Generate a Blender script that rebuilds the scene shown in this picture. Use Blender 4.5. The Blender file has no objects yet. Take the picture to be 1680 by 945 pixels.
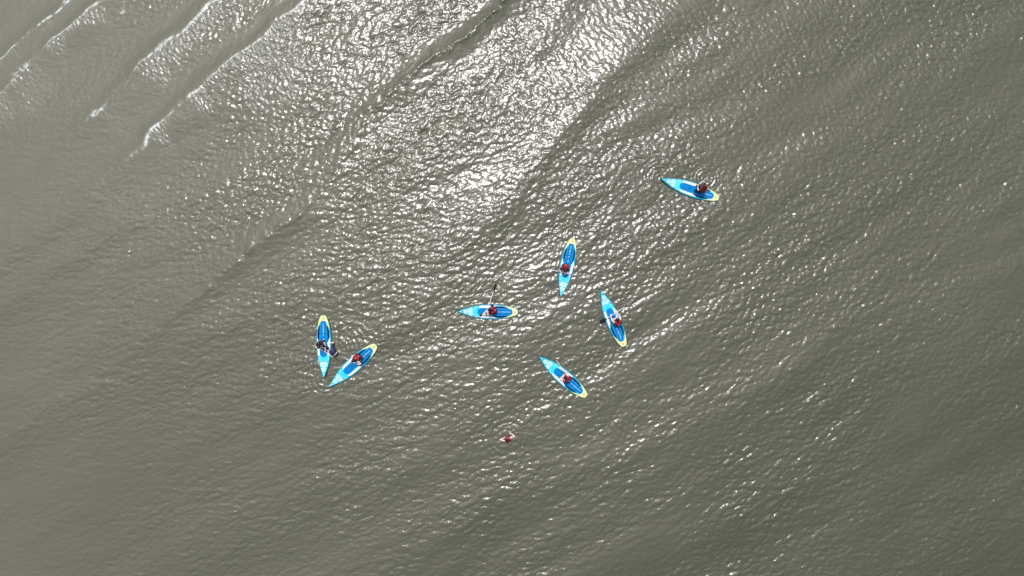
import bpy, bmesh, math, random
import numpy as np
from mathutils import Vector, Matrix

random.seed(4)
S = 0.032            # metres per photo pixel on the water
HC = 36.0            # camera height
CX, CY = 840.0, 472.5
SC = bpy.context.scene
COL = SC.collection

# ------------------------------------------------------------------ camera
cd = bpy.data.cameras.new('camera')
cam = bpy.data.objects.new('camera', cd)
COL.objects.link(cam)
cam.location = (0, 0, HC)
cam.rotation_euler = (0, 0, 0)
cd.sensor_width = 36.0
cd.lens = 36.0 * HC / (1680 * S)
cd.clip_start = 0.5
cd.clip_end = 9000
SC.camera = cam

# ------------------------------------------------------------------ light
GLX, GLY = 745, 45                         # where the sun mirrors in flat water
sv = Vector(((GLX - CX) * S, (CY - GLY) * S, HC)).normalized()
SUN_EL = math.asin(sv.z)
SUN_AZ = math.atan2(sv.x, sv.y)            # clockwise from +Y
w = bpy.data.worlds.new('World')
SC.world = w
w.use_nodes = True
nt = w.node_tree
sky = nt.nodes.new('ShaderNodeTexSky')
sky.sky_type = 'NISHITA'
sky.sun_disc = False
sky.sun_elevation = SUN_EL
sky.sun_rotation = SUN_AZ
sky.air_density = 1.0
sky.dust_density = 3.0
sky.ozone_density = 1.0
nt.links.new(sky.outputs[0], nt.nodes['Background'].inputs[0])
nt.nodes['Background'].inputs[1].default_value = 0.12
# thin bright cloud veil round the sun, as real sky light
wtc = nt.nodes.new('ShaderNodeTexCoord')
wd = nt.nodes.new('ShaderNodeVectorMath'); wd.operation = 'DOT_PRODUCT'
nt.links.new(wtc.outputs['Generated'], wd.inputs[0]); wd.inputs[1].default_value = sv
wm = nt.nodes.new('ShaderNodeMath'); wm.operation = 'MAXIMUM'; wm.inputs[1].default_value = 0
nt.links.new(wd.outputs['Value'], wm.inputs[0])
wp = nt.nodes.new('ShaderNodeMath'); wp.operation = 'POWER'; wp.inputs[1].default_value = 7.5
nt.links.new(wm.outputs[0], wp.inputs[0])
wn = nt.nodes.new('ShaderNodeTexNoise'); wn.inputs['Scale'].default_value = 5.0; wn.inputs['Detail'].default_value = 5
nt.links.new(wtc.outputs['Generated'], wn.inputs['Vector'])
wr = nt.nodes.new('ShaderNodeMapRange')
wr.inputs['From Min'].default_value = .38; wr.inputs['From Max'].default_value = .62
wr.inputs['To Min'].default_value = .45; wr.inputs['To Max'].default_value = 1.3
nt.links.new(wn.outputs['Fac'], wr.inputs['Value'])
wx = nt.nodes.new('ShaderNodeMath'); wx.operation = 'MULTIPLY'
nt.links.new(wp.outputs[0], wx.inputs[0]); nt.links.new(wr.outputs[0], wx.inputs[1])
ws2 = nt.nodes.new('ShaderNodeMath'); ws2.operation = 'MULTIPLY'; ws2.inputs[1].default_value = 2.5
nt.links.new(wx.outputs[0], ws2.inputs[0])
wb2 = nt.nodes.new('ShaderNodeBackground'); wb2.inputs[0].default_value = (.97, .985, 1, 1)
nt.links.new(ws2.outputs[0], wb2.inputs[1])
wa = nt.nodes.new('ShaderNodeAddShader')
nt.links.new(nt.nodes['Background'].outputs[0], wa.inputs[0]); nt.links.new(wb2.outputs[0], wa.inputs[1])
nt.links.new(wa.outputs[0], nt.nodes['World Output'].inputs['Surface'])
sl = bpy.data.lights.new('sun', 'SUN')
sl.energy = 2.7
sl.angle = math.radians(0.5)
sl.color = (1.0, 0.985, 0.965)
so = bpy.data.objects.new('sun', sl)
COL.objects.link(so)
so.rotation_euler = sv.to_track_quat('Z', 'Y').to_euler()
so.location = sv * 60
SC.view_settings.view_transform = 'Standard'
SC.view_settings.look = 'None'
SC.view_settings.exposure = -0.24
SC.view_settings.gamma = 1.0
SC.view_settings.use_curve_mapping = False
SC.cycles.use_denoising = False
SC.cycles.max_bounces = 6
SC.cycles.sample_clamp_indirect = 4


def P(px, py, z=0.0):
    """photo pixel seen at height z -> world"""
    k = S * (HC - z) / HC
    return Vector(((px - CX) * k, (CY - py) * k, z))


# ------------------------------------------------------------------ materials
def mat(name, col, rough=0.5, spec=0.5, noise=0.0, nscale=30, col2=None, coat=0.0, bump=0.0):
    m = bpy.data.materials.new(name)
    m.use_nodes = True
    n = m.node_tree
    b = n.nodes['Principled BSDF']
    b.inputs['Roughness'].default_value = rough
    b.inputs['Specular IOR Level'].default_value = spec
    b.inputs['Coat Weight'].default_value = coat
    tc = n.nodes.new('ShaderNodeTexCoord')
    nz = n.nodes.new('ShaderNodeTexNoise')
    nz.inputs['Scale'].default_value = nscale
    nz.inputs['Detail'].default_value = 4
    n.links.new(tc.outputs['Object'], nz.inputs['Vector'])
    mx = n.nodes.new('ShaderNodeMix')
    mx.data_type = 'RGBA'
    c2 = col2 or tuple(c * (1 - noise) for c in col)
    mx.inputs['A'].default_value = (*col, 1)
    mx.inputs['B'].default_value = (*c2, 1)
    rp = n.nodes.new('ShaderNodeMapRange')
    rp.inputs['From Min'].default_value = 0.35
    rp.inputs['From Max'].default_value = 0.65
    n.links.new(nz.outputs['Fac'], rp.inputs['Value'])
    n.links.new(rp.outputs[0], mx.inputs['Factor'])
    n.links.new(mx.outputs['Result'], b.inputs['Base Color'])
    if bump:
        bp = n.nodes.new('ShaderNodeBump')
        bp.inputs['Distance'].default_value = bump
        n.links.new(nz.outputs['Fac'], bp.inputs['Height'])
        n.links.new(bp.outputs[0], b.inputs['Normal'])
    return m


M = {
    'rail': mat('board_rail_cyan', (0.02, 0.44, 0.60), 0.35, noise=0.25, nscale=4),
    'pale': mat('board_nose_print', (0.22, 0.70, 0.77), 0.45, nscale=7, col2=(0.04, 0.50, 0.62)),
    'ice': mat('board_pale_panel', (0.43, 0.77, 0.82), 0.45, noise=0.22, nscale=6),
    'cyan': mat('board_bright_cyan', (0.0, 0.60, 0.74), 0.4, noise=0.12, nscale=8),
    'white': mat('board_white', (0.82, 0.88, 0.90), 0.4, noise=0.06),
    'blue': mat('deck_pad_blue', (0.0, 0.215, 0.56), 0.75, spec=.12, noise=0.22, nscale=5, bump=0.002),
    'navy': mat('deck_pad_navy', (0.0, 0.014, 0.085), 0.75, spec=.15, noise=0.2, nscale=12),
    'yellow': mat('board_lime_yellow', (0.74, 0.80, 0.33), 0.4, noise=0.08, nscale=6),
    'black': mat('black_rubber', (0.012, 0.012, 0.014), 0.45, noise=0.3),
    'grey': mat('grey_plastic', (0.35, 0.36, 0.36), 0.4, noise=0.1),
    'shaft': mat('white_shaft', (0.80, 0.80, 0.78), 0.3, noise=0.05),
    'blade': mat('black_blade', (0.014, 0.015, 0.017), 0.3, noise=0.2, nscale=10),
    'skin': mat('pale_skin', (0.84, 0.67, 0.62), 0.5, noise=0.10, nscale=20),
    'skin_tan': mat('tanned_skin', (0.58, 0.37, 0.28), 0.5, noise=0.10, nscale=20),
    'hair': mat('black_hair', (0.011, 0.009, 0.009), 0.4, noise=0.3, nscale=80, bump=0.004),
    'vest': mat('red_vest', (0.36, 0.006, 0.025), 0.6, noise=0.3, nscale=14, bump=0.01),
    'vest_trim': mat('vest_black_webbing', (0.015, 0.015, 0.018), 0.6, noise=0.2),
    'cloth': mat('black_cloth', (0.013, 0.013, 0.018), 0.75, noise=0.3, nscale=14, bump=0.01),
    'cloth_grey': mat('charcoal_cloth', (0.018, 0.024, 0.026), 0.75, noise=0.3, nscale=14, bump=0.01),
    'cloth_navy': mat('navy_cloth', (0.010, 0.014, 0.085), 0.55, noise=0.35, nscale=7, bump=0.02),
    'eye': mat('dark_eye', (0.02, 0.015, 0.01), 0.2),
    'lip': mat('lip', (0.5, 0.2, 0.18), 0.5),
    'reflect': mat('reflective_tape', (0.75, 0.72, 0.72), 0.25, noise=0.05),
}


def link(o, parent=None):
    COL.objects.link(o)
    if parent:
        o.parent = parent
    return o


def mesh_obj(name, verts, faces, mats, parent=None, smooth=True, midx=None):
    me = bpy.data.meshes.new(name)
    me.from_pydata([tuple(v) for v in verts], [], faces)
    for m in (mats if isinstance(mats, (list, tuple)) else [mats]):
        me.materials.append(m)
    if midx:
        me.polygons.foreach_set('material_index', midx)
    if smooth:
        me.polygons.foreach_set('use_smooth', [True] * len(me.polygons))
    me.update()
    return link(bpy.data.objects.new(name, me), parent)


def tag(o, label, cat=None, group=None, kind=None):
    o['label'] = label
    if cat: o['category'] = cat
    if group: o['group'] = group
    if kind: o['kind'] = kind
    return o


# ------------------------------------------------------------------ board placement data (nose, tail in photo pixels)
BOARDS = {
    'A': ((1084.7, 293.4), (1179.3, 325.6)),
    'B': ((919.9, 486.6), (939.8, 390.8)),
    'C': ((751.2, 511.0), (850.2, 512.0)),
    'D': ((985.2, 476.0), (1024.6, 568.6)),
    'E': ((532.2, 619.0), (530.2, 517.0)),
    'F': ((540.2, 634.0), (617.6, 565.6)),
    'G': ((884.6, 584.8), (962.4, 650.6)),
}
BL = 3.2
OUT = [(0, .03), (.003, .07), (.008, .105), (.02, .145), (.05, .192), (.1, .245), (.2, .318), (.3, .368), (.42, .395), (.5, .395),
       (.6, .372), (.7, .322), (.8, .245), (.88, .163), (.94, .092), (.98, .038), (1.0, .008)]
_us = np.array([a for a, b in OUT]); _ws = np.array([b for a, b in OUT])


def hw(u):
    return float(np.interp(u, _us, _ws))


def rocker(u):
    return 0.11 * max(0, (u - .72) / .28) ** 2 + 0.015 * max(0, (.15 - u) / .15) ** 2


# ------------------------------------------------------------------ WATER
DX = 0.042
XH, YH = 34.0, 21.0
nx = int(2 * XH / DX); ny = int(2 * YH / DX)
xs = (np.arange(nx) - (nx - 1) / 2) * DX
ys = (np.arange(ny) - (ny - 1) / 2) * DX
X, Y = np.meshgrid(xs, ys)
PXg = X / S + CX           # photo pixel coordinates on the water plane
PYg = CY - Y / S


def spectral(seed, dirdeg, p, lam0, lam_lo, lam_hi, slope):
    rs = np.random.RandomState(seed)
    Nz = rs.normal(size=(ny, nx))
    F = np.fft.fft2(Nz)
    kx = np.fft.fftfreq(nx, DX) * 2 * np.pi
    ky = np.fft.fftfreq(ny, DX) * 2 * np.pi
    KX, KY = np.meshgrid(kx, ky)
    K = np.hypot(KX, KY); K[0, 0] = 1e-6
    th = np.arctan2(KY, KX) - math.radians(dirdeg)
    k0 = 2 * np.pi / lam0
    A = K ** -1.0 * np.exp(-0.5 * (np.log(K / k0) / 0.75) ** 2) * np.abs(np.cos(th)) ** p
    A[(K > 2 * np.pi / lam_lo) | (K < 2 * np.pi / lam_hi)] = 0
    F = F * A
    h = np.fft.ifft2(F).real
    dx = np.fft.ifft2(-1j * KX / K * F).real
    dy = np.fft.ifft2(-1j * KY / K * F).real
    gy, gx = np.gradient(h, DX)
    s = slope / math.sqrt((gx ** 2 + gy ** 2).mean() / 2)
    return h * s, dx * s, dy * s


def smooth_noise(seed, lam, dirdeg=None, stretch=1.0):
    """unit-variance slow noise; elongated along crests lying at dirdeg"""
    rs = np.random.RandomState(seed)
    F = np.fft.fft2(rs.normal(size=(ny, nx)))
    kx = np.fft.fftfreq(nx, DX) * 2 * np.pi
    ky = np.fft.fftfreq(ny, DX) * 2 * np.pi
    KX, KY = np.meshgrid(kx, ky)
    if dirdeg is not None:
        a = math.radians(dirdeg)
        al = KX * math.cos(a) + KY * math.sin(a)
        ac = -KX * math.sin(a) + KY * math.cos(a)
        K = np.hypot(al * stretch, ac)
    else:
        K = np.hypot(KX, KY)
    F = F * np.exp(-(K * lam / 4) ** 2)
    F[0, 0] = 0
    n = np.fft.ifft2(F).real
    return n / n.std()


def rbf(points, sig=170.0):
    """smooth map from (px, py, value...) control points"""
    W = 0; acc = None
    for p in points:
        wgt = np.exp(-((PXg - p[0]) ** 2 + (PYg - p[1]) ** 2) / (2 * sig ** 2)) + 1e-9
        vals = [wgt * v for v in p[2:]]
        acc = vals if acc is None else [a + b for a, b in zip(acc, vals)]
        W = W + wgt
    return [a / W for a in acc]


# control points: px, py, ripple amplitude, weights of the ripple families
# fam1: crests rising to the right (20 deg); fam2: crests falling to the right (-38 deg); fam3: confused
CP = [
    (0, 0, .34, .5, .2, .5), (180, 120, .34, .4, .2, .6), (90, 330, .32, .6, 0, .3), (60, 620, .50, .9, .1, .3), (60, 900, .50, 1, 0, .3),
    (330, 60, .62, .3, .3, .9), (330, 240, .74, .3, .5, .9), (320, 400, .66, .5, .3, .7), (300, 620, .68, 1, .1, .3), (300, 860, .64, 1, 0, .3),
    (520, 80, 1.0, .4, .3, 1), (520, 250, 1.08, .3, .5, .8), (520, 420, .92, .8, .1, .5), (520, 640, .80, 1, .1, .4), (520, 860, .70, 1, 0, .3),
    (760, 60, .98, .6, .3, .9), (760, 250, 1.12, .9, .3, .6), (760, 430, 1.0, 1, .1, .4), (760, 640, .86, 1, 0, .3), (760, 860, .78, 1, 0, .3),
    (960, 60, .92, .1, 1, .4), (960, 200, .92, .2, .9, .4), (960, 420, .95, .8, .2, .5), (960, 640, .78, .9, .1, .4), (960, 860, .72, 1, 0, .3),
    (1090, 230, .60, .2, .8, .5), (1010, 340, .72, .5, .5, .5), (1200, 80, .80, .1, 1, .6), (1200, 300, .80, .3, .7, .6), (1200, 500, .80, .7, .3, .6), (1200, 720, .74, .9, .1, .5), (1200, 900, .72, 1, .1, .3),
    (1450, 100, .98, .1, 1, .7), (1450, 350, .96, .3, .7, .7), (1450, 600, .88, .7, .4, .5), (1450, 850, .78, .8, .3, .4),
    (1660, 100, .9, .1, 1, .7), (1660, 400, .9, .2, .8, .6), (1660, 700, .82, .4, .5, .5), (1660, 900, .78, .5, .5, .5),
]
amp, w1, w2, w3 = rbf(CP, 120.0)
nrm = np.sqrt(w1 ** 2 + w2 ** 2 + w3 ** 2)
w1, w2, w3 = w1 / nrm, w2 / nrm, w3 / nrm
Hh = np.zeros_like(X); Dx = np.zeros_like(X); Dy = np.zeros_like(X)
RS = 0.116
for wt, args in ((w1, (11, 112, 2.2, .44, .09, 2.4)), (w2, (12, 54, 2.4, .34, .09, 1.8)), (w3, (13, 128, .6, .42, .09, 2.0))):
    h, dx_, dy_ = spectral(*args, RS)
    Hh += wt * h; Dx += wt * dx_; Dy += wt * dy_
patch = 1.0 + 0.17 * smooth_noise(21, 3.2, 32, 2.5) + 0.14 * smooth_noise(22, 1.2, 30, 2.0)
patch = np.clip(patch, .3, 1.7)
mod = amp * patch
RIP = (Hh * mod, Dx * mod, Dy * mod)
Hh = np.zeros_like(X); Dx = np.zeros_like(X); Dy = np.zeros_like(X)
# open-water swell
sw_amp, = rbf([(0, 0, .45), (100, 400, .7), (100, 850, .7), (500, 500, .9), (800, 200, .95), (900, 800, .9), (1300, 700, .9), (1300, 200, .65), (1650, 400, .9), (1600, 900, .8)], 200)
h, dx_, dy_ = spectral(31, 122, 10, 2.6, 1.3, 7.0, 0.025)
Hh += sw_amp * h; Dx += sw_amp * dx_; Dy += sw_amp * dy_
h, dx_, dy_ = spectral(32, 118, 16, 6.0, 3.0, 14.0, 0.014)
Hh += sw_amp * h; Dx += sw_amp * dx_; Dy += sw_amp * dy_

# traced crests: points (px, py, strength), height, front width, back width (metres), foam
wob2 = smooth_noise(43, .3) * .014
wob = smooth_noise(41, 1.6) * 0.07 + smooth_noise(42, .5) * 0.025


def crest(pts, A, wf, wb, sharp=False):
    best = np.full(X.shape, 1e9); sgn = np.zeros_like(X); st = np.zeros_like(X); fo = np.zeros_like(X)
    for a, b in zip(pts[:-1], pts[1:]):
        ax, ay = (a[0] - CX) * S, (CY - a[1]) * S
        bx, by = (b[0] - CX) * S, (CY - b[1]) * S
        ux, uy = bx - ax, by - ay
        L2 = ux * ux + uy * uy
        t = np.clip(((X - ax) * ux + (Y - ay) * uy) / L2, 0, 1)
        ex, ey = X - (ax + t * ux), Y - (ay + t * uy)
        d = np.hypot(ex, ey)
        side = np.sign(ey * ux - ex * uy)        # + on the lower-right (back) side
        m = d < best
        best = np.where(m, d, best); sgn = np.where(m, side, sgn)
        st = np.where(m, a[2] + t * (b[2] - a[2]), st)
        if len(a) > 3:
            fo = np.where(m, a[3] + t * (b[3] - a[3]), fo)
    s = best * sgn + wob + (wob2 if sharp else 0)
    wid = np.where(s < 0, wf, wb)
    prof = np.exp(-(s / wid) ** 2) if not sharp else np.exp(-((s / wid) ** 2 + .0008) ** .58)
    return A * st * prof, s, st, fo


FOAM = np.zeros_like(X)
CRESTS = [
    # pts listed from upper right to lower left; 4th value = foam on the crest
    ([(190, -40, 1, .2), (120, 0, 1, .5), (70, 35, .9, .5), (0, 95, .9, .7), (-60, 140, .8, .6)], .07, .30, 1.3, 1.0),
    ([(230, -40, .5, 0), (170, 0, .8, .3), (150, 14, 1, .9), (128, 32, 1, 1), (84, 66, 1, 1), (70, 85, .6, .4), (45, 108, .8, .7), (25, 135, .8, .7), (0, 162, .9, .8), (-50, 205, .8, .5)], .07, .28, 1.2, 1.0),
    ([(440, -60, 1, .5), (366, 0, 1, .8), (345, 6, 1, .9), (322, 30, 1, .9), (275, 68, 1, 1), (232, 106, .9, .9), (215, 130, .7, .2), (165, 178, .6, .6), (145, 195, .5, .3), (120, 225, .4, 0), (40, 320, .15, 0)], .09, .42, 1.5, 1.0),
    ([(580, -60, .8, 0), (500, 0, 1, .6), (465, 28, 1, .9), (420, 70, 1, 1), (375, 100, 1, .9), (345, 125, .95, .8), (312, 155, .9, .9), (300, 170, .8, .3), (272, 195, .8, .8), (248, 215, .8, 1), (240, 235, .6, .4), (180, 285, .45, .05), (110, 335, .35, 0), (0, 405, .3, 0), (-80, 450, .3, 0)], .105, .42, 1.5, 1.0),
    ([(900, -60, 1, 0), (835, -5, 1, .10), (800, 25, 1, .13), (760, 62, 1, .13), (720, 92, .9, .10), (690, 112, .8, .1), (640, 152, .75, .04), (600, 200, .48, .02), (565, 255, .42, .02), (540, 300, .5, .05), (500, 345, .58, .12), (455, 375, .58, .12), (425, 398, .55, .1), (375, 440, .50, .05), (300, 505, .42, .02), (250, 550, .38, 0), (150, 620, .32, 0), (0, 730, .28, 0)], .24, .60, .66, .6),
    ([(1180, -60, .5, 0), (1105, 15, .9, 0), (1045, 80, 1.1, 0), (1000, 130, 1.25, 0), (945, 190, 1.4, 0), (900, 242, 1.4, 0), (855, 295, 1.2, 0), (780, 375, .75, 0), (710, 465, .6, 0), (640, 535, .5, 0), (560, 600, .4, 0), (400, 700, .25, 0), (200, 840, .2, 0)], .12, 1.45, .95, 0),
    ([(230, 355, .4, 0), (190, 372, .8, 0), (140, 410, .9, 0), (60, 460, .9, 0), (0, 500, .8, 0), (-60, 540, .6, 0)], .095, .9, .6, 0),
    ([(150, 320, .4, 0), (60, 385, .7, 0), (0, 430, .7, 0), (-60, 470, .6, 0)], .075, .8, .6, 0),
    ([(1180, 700, .3, 0), (1060, 735, .8, 0), (1000, 760, 1, 0), (920, 795, 1, 0), (830, 830, 1, 0), (720, 880, .5, 0), (600, 930, .3, 0)], .055, 1.1, .7, 0),
    ([(1560, 640, .3, 0), (1400, 730, .7, 0), (1240, 810, 1, 0), (1150, 865, 1, 0), (1060, 905, .9, 0), (980, 935, .8, 0), (850, 990, .5, 0)], .05, 1.3, .8, 0),
    ([(1500, 120, .3, 0), (1400, 200, .7, 0), (1290, 310, .9, 0), (1180, 410, 1, 0), (1130, 440, .8, 0), (1000, 540, .5, 0), (900, 560, .3, 0)], .03, 1.3, .9, 0),
    ([(1700, 230, .5, 0), (1560, 330, .8, 0), (1440, 420, 1, 0), (1330, 470, .8, 0), (1200, 520, .8, 0), (1080, 600, .6, 0), (960, 690, .4, 0)], .03, 1.5, 1.0, 0),
    ([(940, -20, .5, 0), (900, 60, .7, 0), (850, 130, .8, 0), (800, 180, .7, 0), (700, 260, .7, 0), (620, 340, .5, 0)], .06, .8, .7, 0),
    ([(1240, 20, .4, 0), (1150, 100, .6, 0), (1050, 190, .6, 0), (960, 290, .5, 0), (900, 350, .4, 0)], .03, .9, .7, 0),
    ([(680, 520, .2, 0), (640, 550, 1, 0), (600, 575, .6, 0), (560, 600, .2, 0)], .04, .5, .4, 0),
]
fn1 = smooth_noise(51, .55, 125, 3.5)      # streaks running back from the crest
fn2 = smooth_noise(52, .14)
fn3 = smooth_noise(53, 2.6)
fn4 = smooth_noise(54, .38)
calm = np.ones_like(X)
SHEET = np.zeros_like(X)
for pts, A, wf, wb, fm in CRESTS:
    dh, s, st, fo = crest(pts, A, wf, wb, A >= .15)
    Hh += dh
    if fm > 0:
        # thin broken foam lip on the crest
        lip = np.exp(-((s - .03) / (.07 + .05 * np.clip(fn3, -1, 1))) ** 2) * np.clip((fo - .15) * 3, 0, 1) * np.clip(fo * 1.15 - .1 + .30 * fn1 + .25 * fn2, 0, 1)
        # roughened sheet of spent foam trailing behind it
        ln = (2.1 if A < .1 else 3.0) * (0.65 + 0.35 * np.clip(fn3 + .6 * fn1, -1.5, 1.5))
        sheet = np.where(s > 0, np.clip(1 - s / np.maximum(ln, .3), 0, 1) ** .5, 0) * np.clip(fo - .45, 0, 1) * 1.8
        if A >= .13 and fm < 1.0:
            sheet *= 0
        FOAM = np.maximum(FOAM, lip * min(1, fm))
        SHEET = np.maximum(SHEET, sheet)
        calm *= 1 - .7 * np.clip(st * fo * 1.6, 0, 1) * np.exp(-((s + .5) / .55) ** 2)
    if A >= .15:
        Hh += (.012 * fn2 + .022 * fn4) * np.exp(-(s / .20) ** 2) * st
        calm *= 1 - .72 * np.clip(st * 1.1, 0, 1) * np.clip(fo * 12, .25, 1) * np.exp(-(np.abs(s) / .85) ** 3) * (1 - .85 * np.exp(-(s / .13) ** 2))
Hh += RIP[0] * calm; Dx += RIP[1] * calm; Dy += RIP[2] * calm
FOAM *= np.clip(.75 + .35 * fn2, 0, 1.2)
FOAM = np.clip(FOAM, 0, 1)
# isolated foam scraps in the shallows
for (fx, fy, rx, ry) in ((68, 50, 14, 4), (38, 112, 20, 4), (70, 85, 13, 4), (15, 140, 14, 5), (158, 183, 11, 3), (200, 20, 5, 5), (108, 3, 6, 4)):
    ca, sa = math.cos(math.radians(-38)), math.sin(math.radians(-38))
    qx = (PXg - fx) * ca + (PYg - fy) * sa
    qy = -(PXg - fx) * sa + (PYg - fy) * ca
    FOAM = np.maximum(FOAM, np.exp(-(qx / rx) ** 2 - (qy / ry) ** 2) * np.clip(.05 + .5 * fn1 + .45 * fn2, 0, .6))
# fine choppy texture of the foam sheets is real relief
hs, _, _ = spectral(61, 40, 1.6, .22, .09, .8, 0.20)
SHEET = np.clip(SHEET, 0, 1)
Hh += hs * SHEET
del hs

# rings and wakes round paddles, boards and the swimmer: (px, py, r0 m, width m, wavelength m, height m, arc dir deg, arc half width)
RINGS = [
    (921, 384, .55, .35, .20, .011, 95, 120), (936, 386, .5, .5, .22, .008, 60, 80), (833, 716, .42, .25, .24, .008, 60, 110),
    (833, 716, .95, .40, .30, .008, 80, 180), (1084, 292, .6, .5, .20, .013, 100, 80), (1158, 293, .35, .4, .18, .012, 0, 180),
    (535, 620, .5, .6, .24, .011, 250, 130), (548, 575, .7, .6, .24, .010, 0, 120), (548, 575, 1.4, .6, .30, .006, 30, 80),
    (813, 470, .3, .35, .18, .013, 0, 180), (990, 526, .35, .35, .18, .008, 200, 100), (965, 652, .6, .6, .25, .007, 330, 90),
    (965, 570, 1.1, .8, .26, .006, 0, 70), (916, 592, .3, .3, .18, .008, 90, 120), (572, 566, 1.2, .8, .30, .007, 80, 60),
    (1135, 345, .9, .6, .26, .008, 290, 70), (1110, 318, 1.0, .5, .24, .008, 250, 50), (1185, 495, 2.2, 1.2, .34, .006, 30, 120), (1165, 505, 3.4, 1.0, .36, .006, 20, 90),
    (1060, 650, 2.4, 1.0, .32, .006, 220, 80), (970, 690, 1.6, .9, .3, .005, 60, 90), (895, 640, 1.2, .7, .28, .005, 200, 80), (800, 490, 1.0, .7, .26, .006, 120, 90),
]
for (rx, ry, r0, wd, lam, a, ad, ah) in RINGS:
    dx_, dy_ = X - (rx - CX) * S, Y - (CY - ry) * S
    r = np.hypot(dx_, dy_)
    da = (np.degrees(np.arctan2(dy_, dx_)) - ad + 180) % 360 - 180
    Hh += a * np.cos(2 * np.pi * (r - r0) / lam) * np.exp(-((r - r0) / wd) ** 2) * np.exp(-(da / ah) ** 2 * (0 if ah >= 180 else 1))

# fade to level towards the rim of the detailed sheet
edge = np.clip(np.minimum((XH - np.abs(X)) / 4, (YH - np.abs(Y)) / 3), 0, 1)
edge = edge * edge * (3 - 2 * edge)
Hh *= edge; Dx *= edge; Dy *= edge


def wz(x, y):
    i = int(round(x / DX + (nx - 1) / 2)); j = int(round(y / DX + (ny - 1) / 2))
    return float(Hh[j, i])


# let every board sit in the water: fit a plane under the hull and press the water below the deck there
POSE = {}
for k, (n_, t_) in BOARDS.items():
    N = P(*n_, .12); T = P(*t_, .12)
    d = N - T; L = d.length
    yaw = math.atan2(d.y, d.x)
    ca, sa = math.cos(yaw), math.sin(yaw)
    lx = (X - T.x) * ca + (Y - T.y) * sa
    ly = -(X - T.x) * sa + (Y - T.y) * ca
    u = lx / L
    half = np.interp(u, _us, _ws, left=-1, right=-1) * (L / BL)
    inside = (np.abs(ly) < half - .03)
    A = np.c_[lx[inside], ly[inside], np.ones(inside.sum())]
    c, *_ = np.linalg.lstsq(A, Hh[inside], rcond=None)
    c[0] = max(-.03, min(.03, c[0])); c[1] = max(-.05, min(.05, c[1]))
    zc = Hh[inside].mean()
    POSE[k] = dict(T=T, yaw=yaw, sc=L / BL, pitch=c[0], roll=c[1], z=zc, L=L, zt=zc - c[0] * L / 2)
    near = (np.abs(ly) < half + .25) & (u > -.08) & (u < 1.08)
    dist = np.hypot(np.maximum(np.abs(ly) - np.maximum(half, 0), 0), np.maximum(np.maximum(-lx, lx - L), 0))
    lap = (dist > 0) & (dist < 1.3)
    Hh = Hh + np.where(lap, .0065 * np.cos(2 * np.pi * (dist - .05) / .21 + .8 * fn4) * np.exp(-dist / .38) * (.7 + .3 * fn4), 0)
    dist = np.abs(ly) - half
    press = 1 / (1 + np.exp((dist + .02) / .035))
    plane = zc + c[0] * (lx - L / 2) + c[1] * ly
    tgt = np.minimum(Hh, plane - .02)
    Hh = np.where(near & (half > 0), Hh * (1 - press) + tgt * press, Hh)

# turbidity and ripple attributes
silt, = rbf([(0, 0, 1), (60, 300, 1.0), (200, 250, .82), (0, 600, .80), (0, 900, .70), (300, 100, .72), (300, 500, .62), (300, 850, .50), (600, 300, .40), (600, 700, .34),
             (900, 100, .40), (900, 500, .30), (900, 880, .22), (1200, 100, .36), (1200, 500, .22), (1200, 880, .12), (1500, 100, .30), (1500, 500, .20), (1600, 900, .10), (1660, 300, .24)], 170)
silt = silt + .05 * smooth_noise(71, 3.5, 35, 2.5) + .02 * smooth_noise(72, .9, 30, 2)

# stitch the detailed sheet to wide outer rows that run to the horizon
gap = [.06]
while sum(gap) < 4000:
    gap.append(gap[-1] * 1.35)
ext = np.cumsum(gap)
XX = np.r_[xs[0] - ext[::-1], xs, xs[-1] + ext]
YY = np.r_[ys[0] - ext[::-1], ys, ys[-1] + ext]
E = len(ext)
NX, NY = len(XX), len(YY)


def padz(a, mode='constant'):
    return np.pad(a, E, mode=mode)


GX, GY = np.meshgrid(XX, YY)
co = np.empty((NY, NX, 3), np.float32)
co[..., 0] = GX + padz(Dx) * 1.05
co[..., 1] = GY + padz(Dy) * 1.05
co[..., 2] = padz(Hh)
idx = np.arange(NX * NY, dtype=np.int32).reshape(NY, NX)
q = np.stack([idx[:-1, :-1], idx[:-1, 1:], idx[1:, 1:], idx[1:, :-1]], -1).reshape(-1, 4)
me = bpy.data.meshes.new('sea_water')
me.vertices.add(NX * NY)
me.vertices.foreach_set('co', co.reshape(-1))
me.loops.add(q.size)
me.loops.foreach_set('vertex_index', q.reshape(-1))
me.polygons.add(len(q))
me.polygons.foreach_set('loop_start', np.arange(0, q.size, 4, dtype=np.int32))
me.update(calc_edges=True)
me.polygons.foreach_set('use_smooth', np.ones(len(q), bool))
for nm, arr in (('foam', padz(FOAM * edge)), ('sheet', padz(SHEET * edge)), ('silt', padz(silt, 'edge')), ('ripple', padz(amp * patch * calm, 'edge')), ('lean', padz(w2, 'edge'))):
    at = me.attributes.new(nm, 'FLOAT', 'POINT')
    at.data.foreach_set('value', arr.astype(np.float32).reshape(-1))
water = link(bpy.data.objects.new('sea_water', me))
tag(water, 'murky grey-green sea with swell and ripples glinting in the sun', None, None, 'structure')
del q, co, idx, GX, GY

m = bpy.data.materials.new('murky_sea'); m.use_nodes = True
n = m.node_tree; N_ = n.nodes; Lk = n.links
b = N_['Principled BSDF']


def node(t, **kw):
    o = N_.new(t)
    for k_, v in kw.items():
        setattr(o, k_, v)
    return o


def attr(nm):
    a = node('ShaderNodeAttribute'); a.attribute_name = nm
    return a.outputs['Fac']


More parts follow.
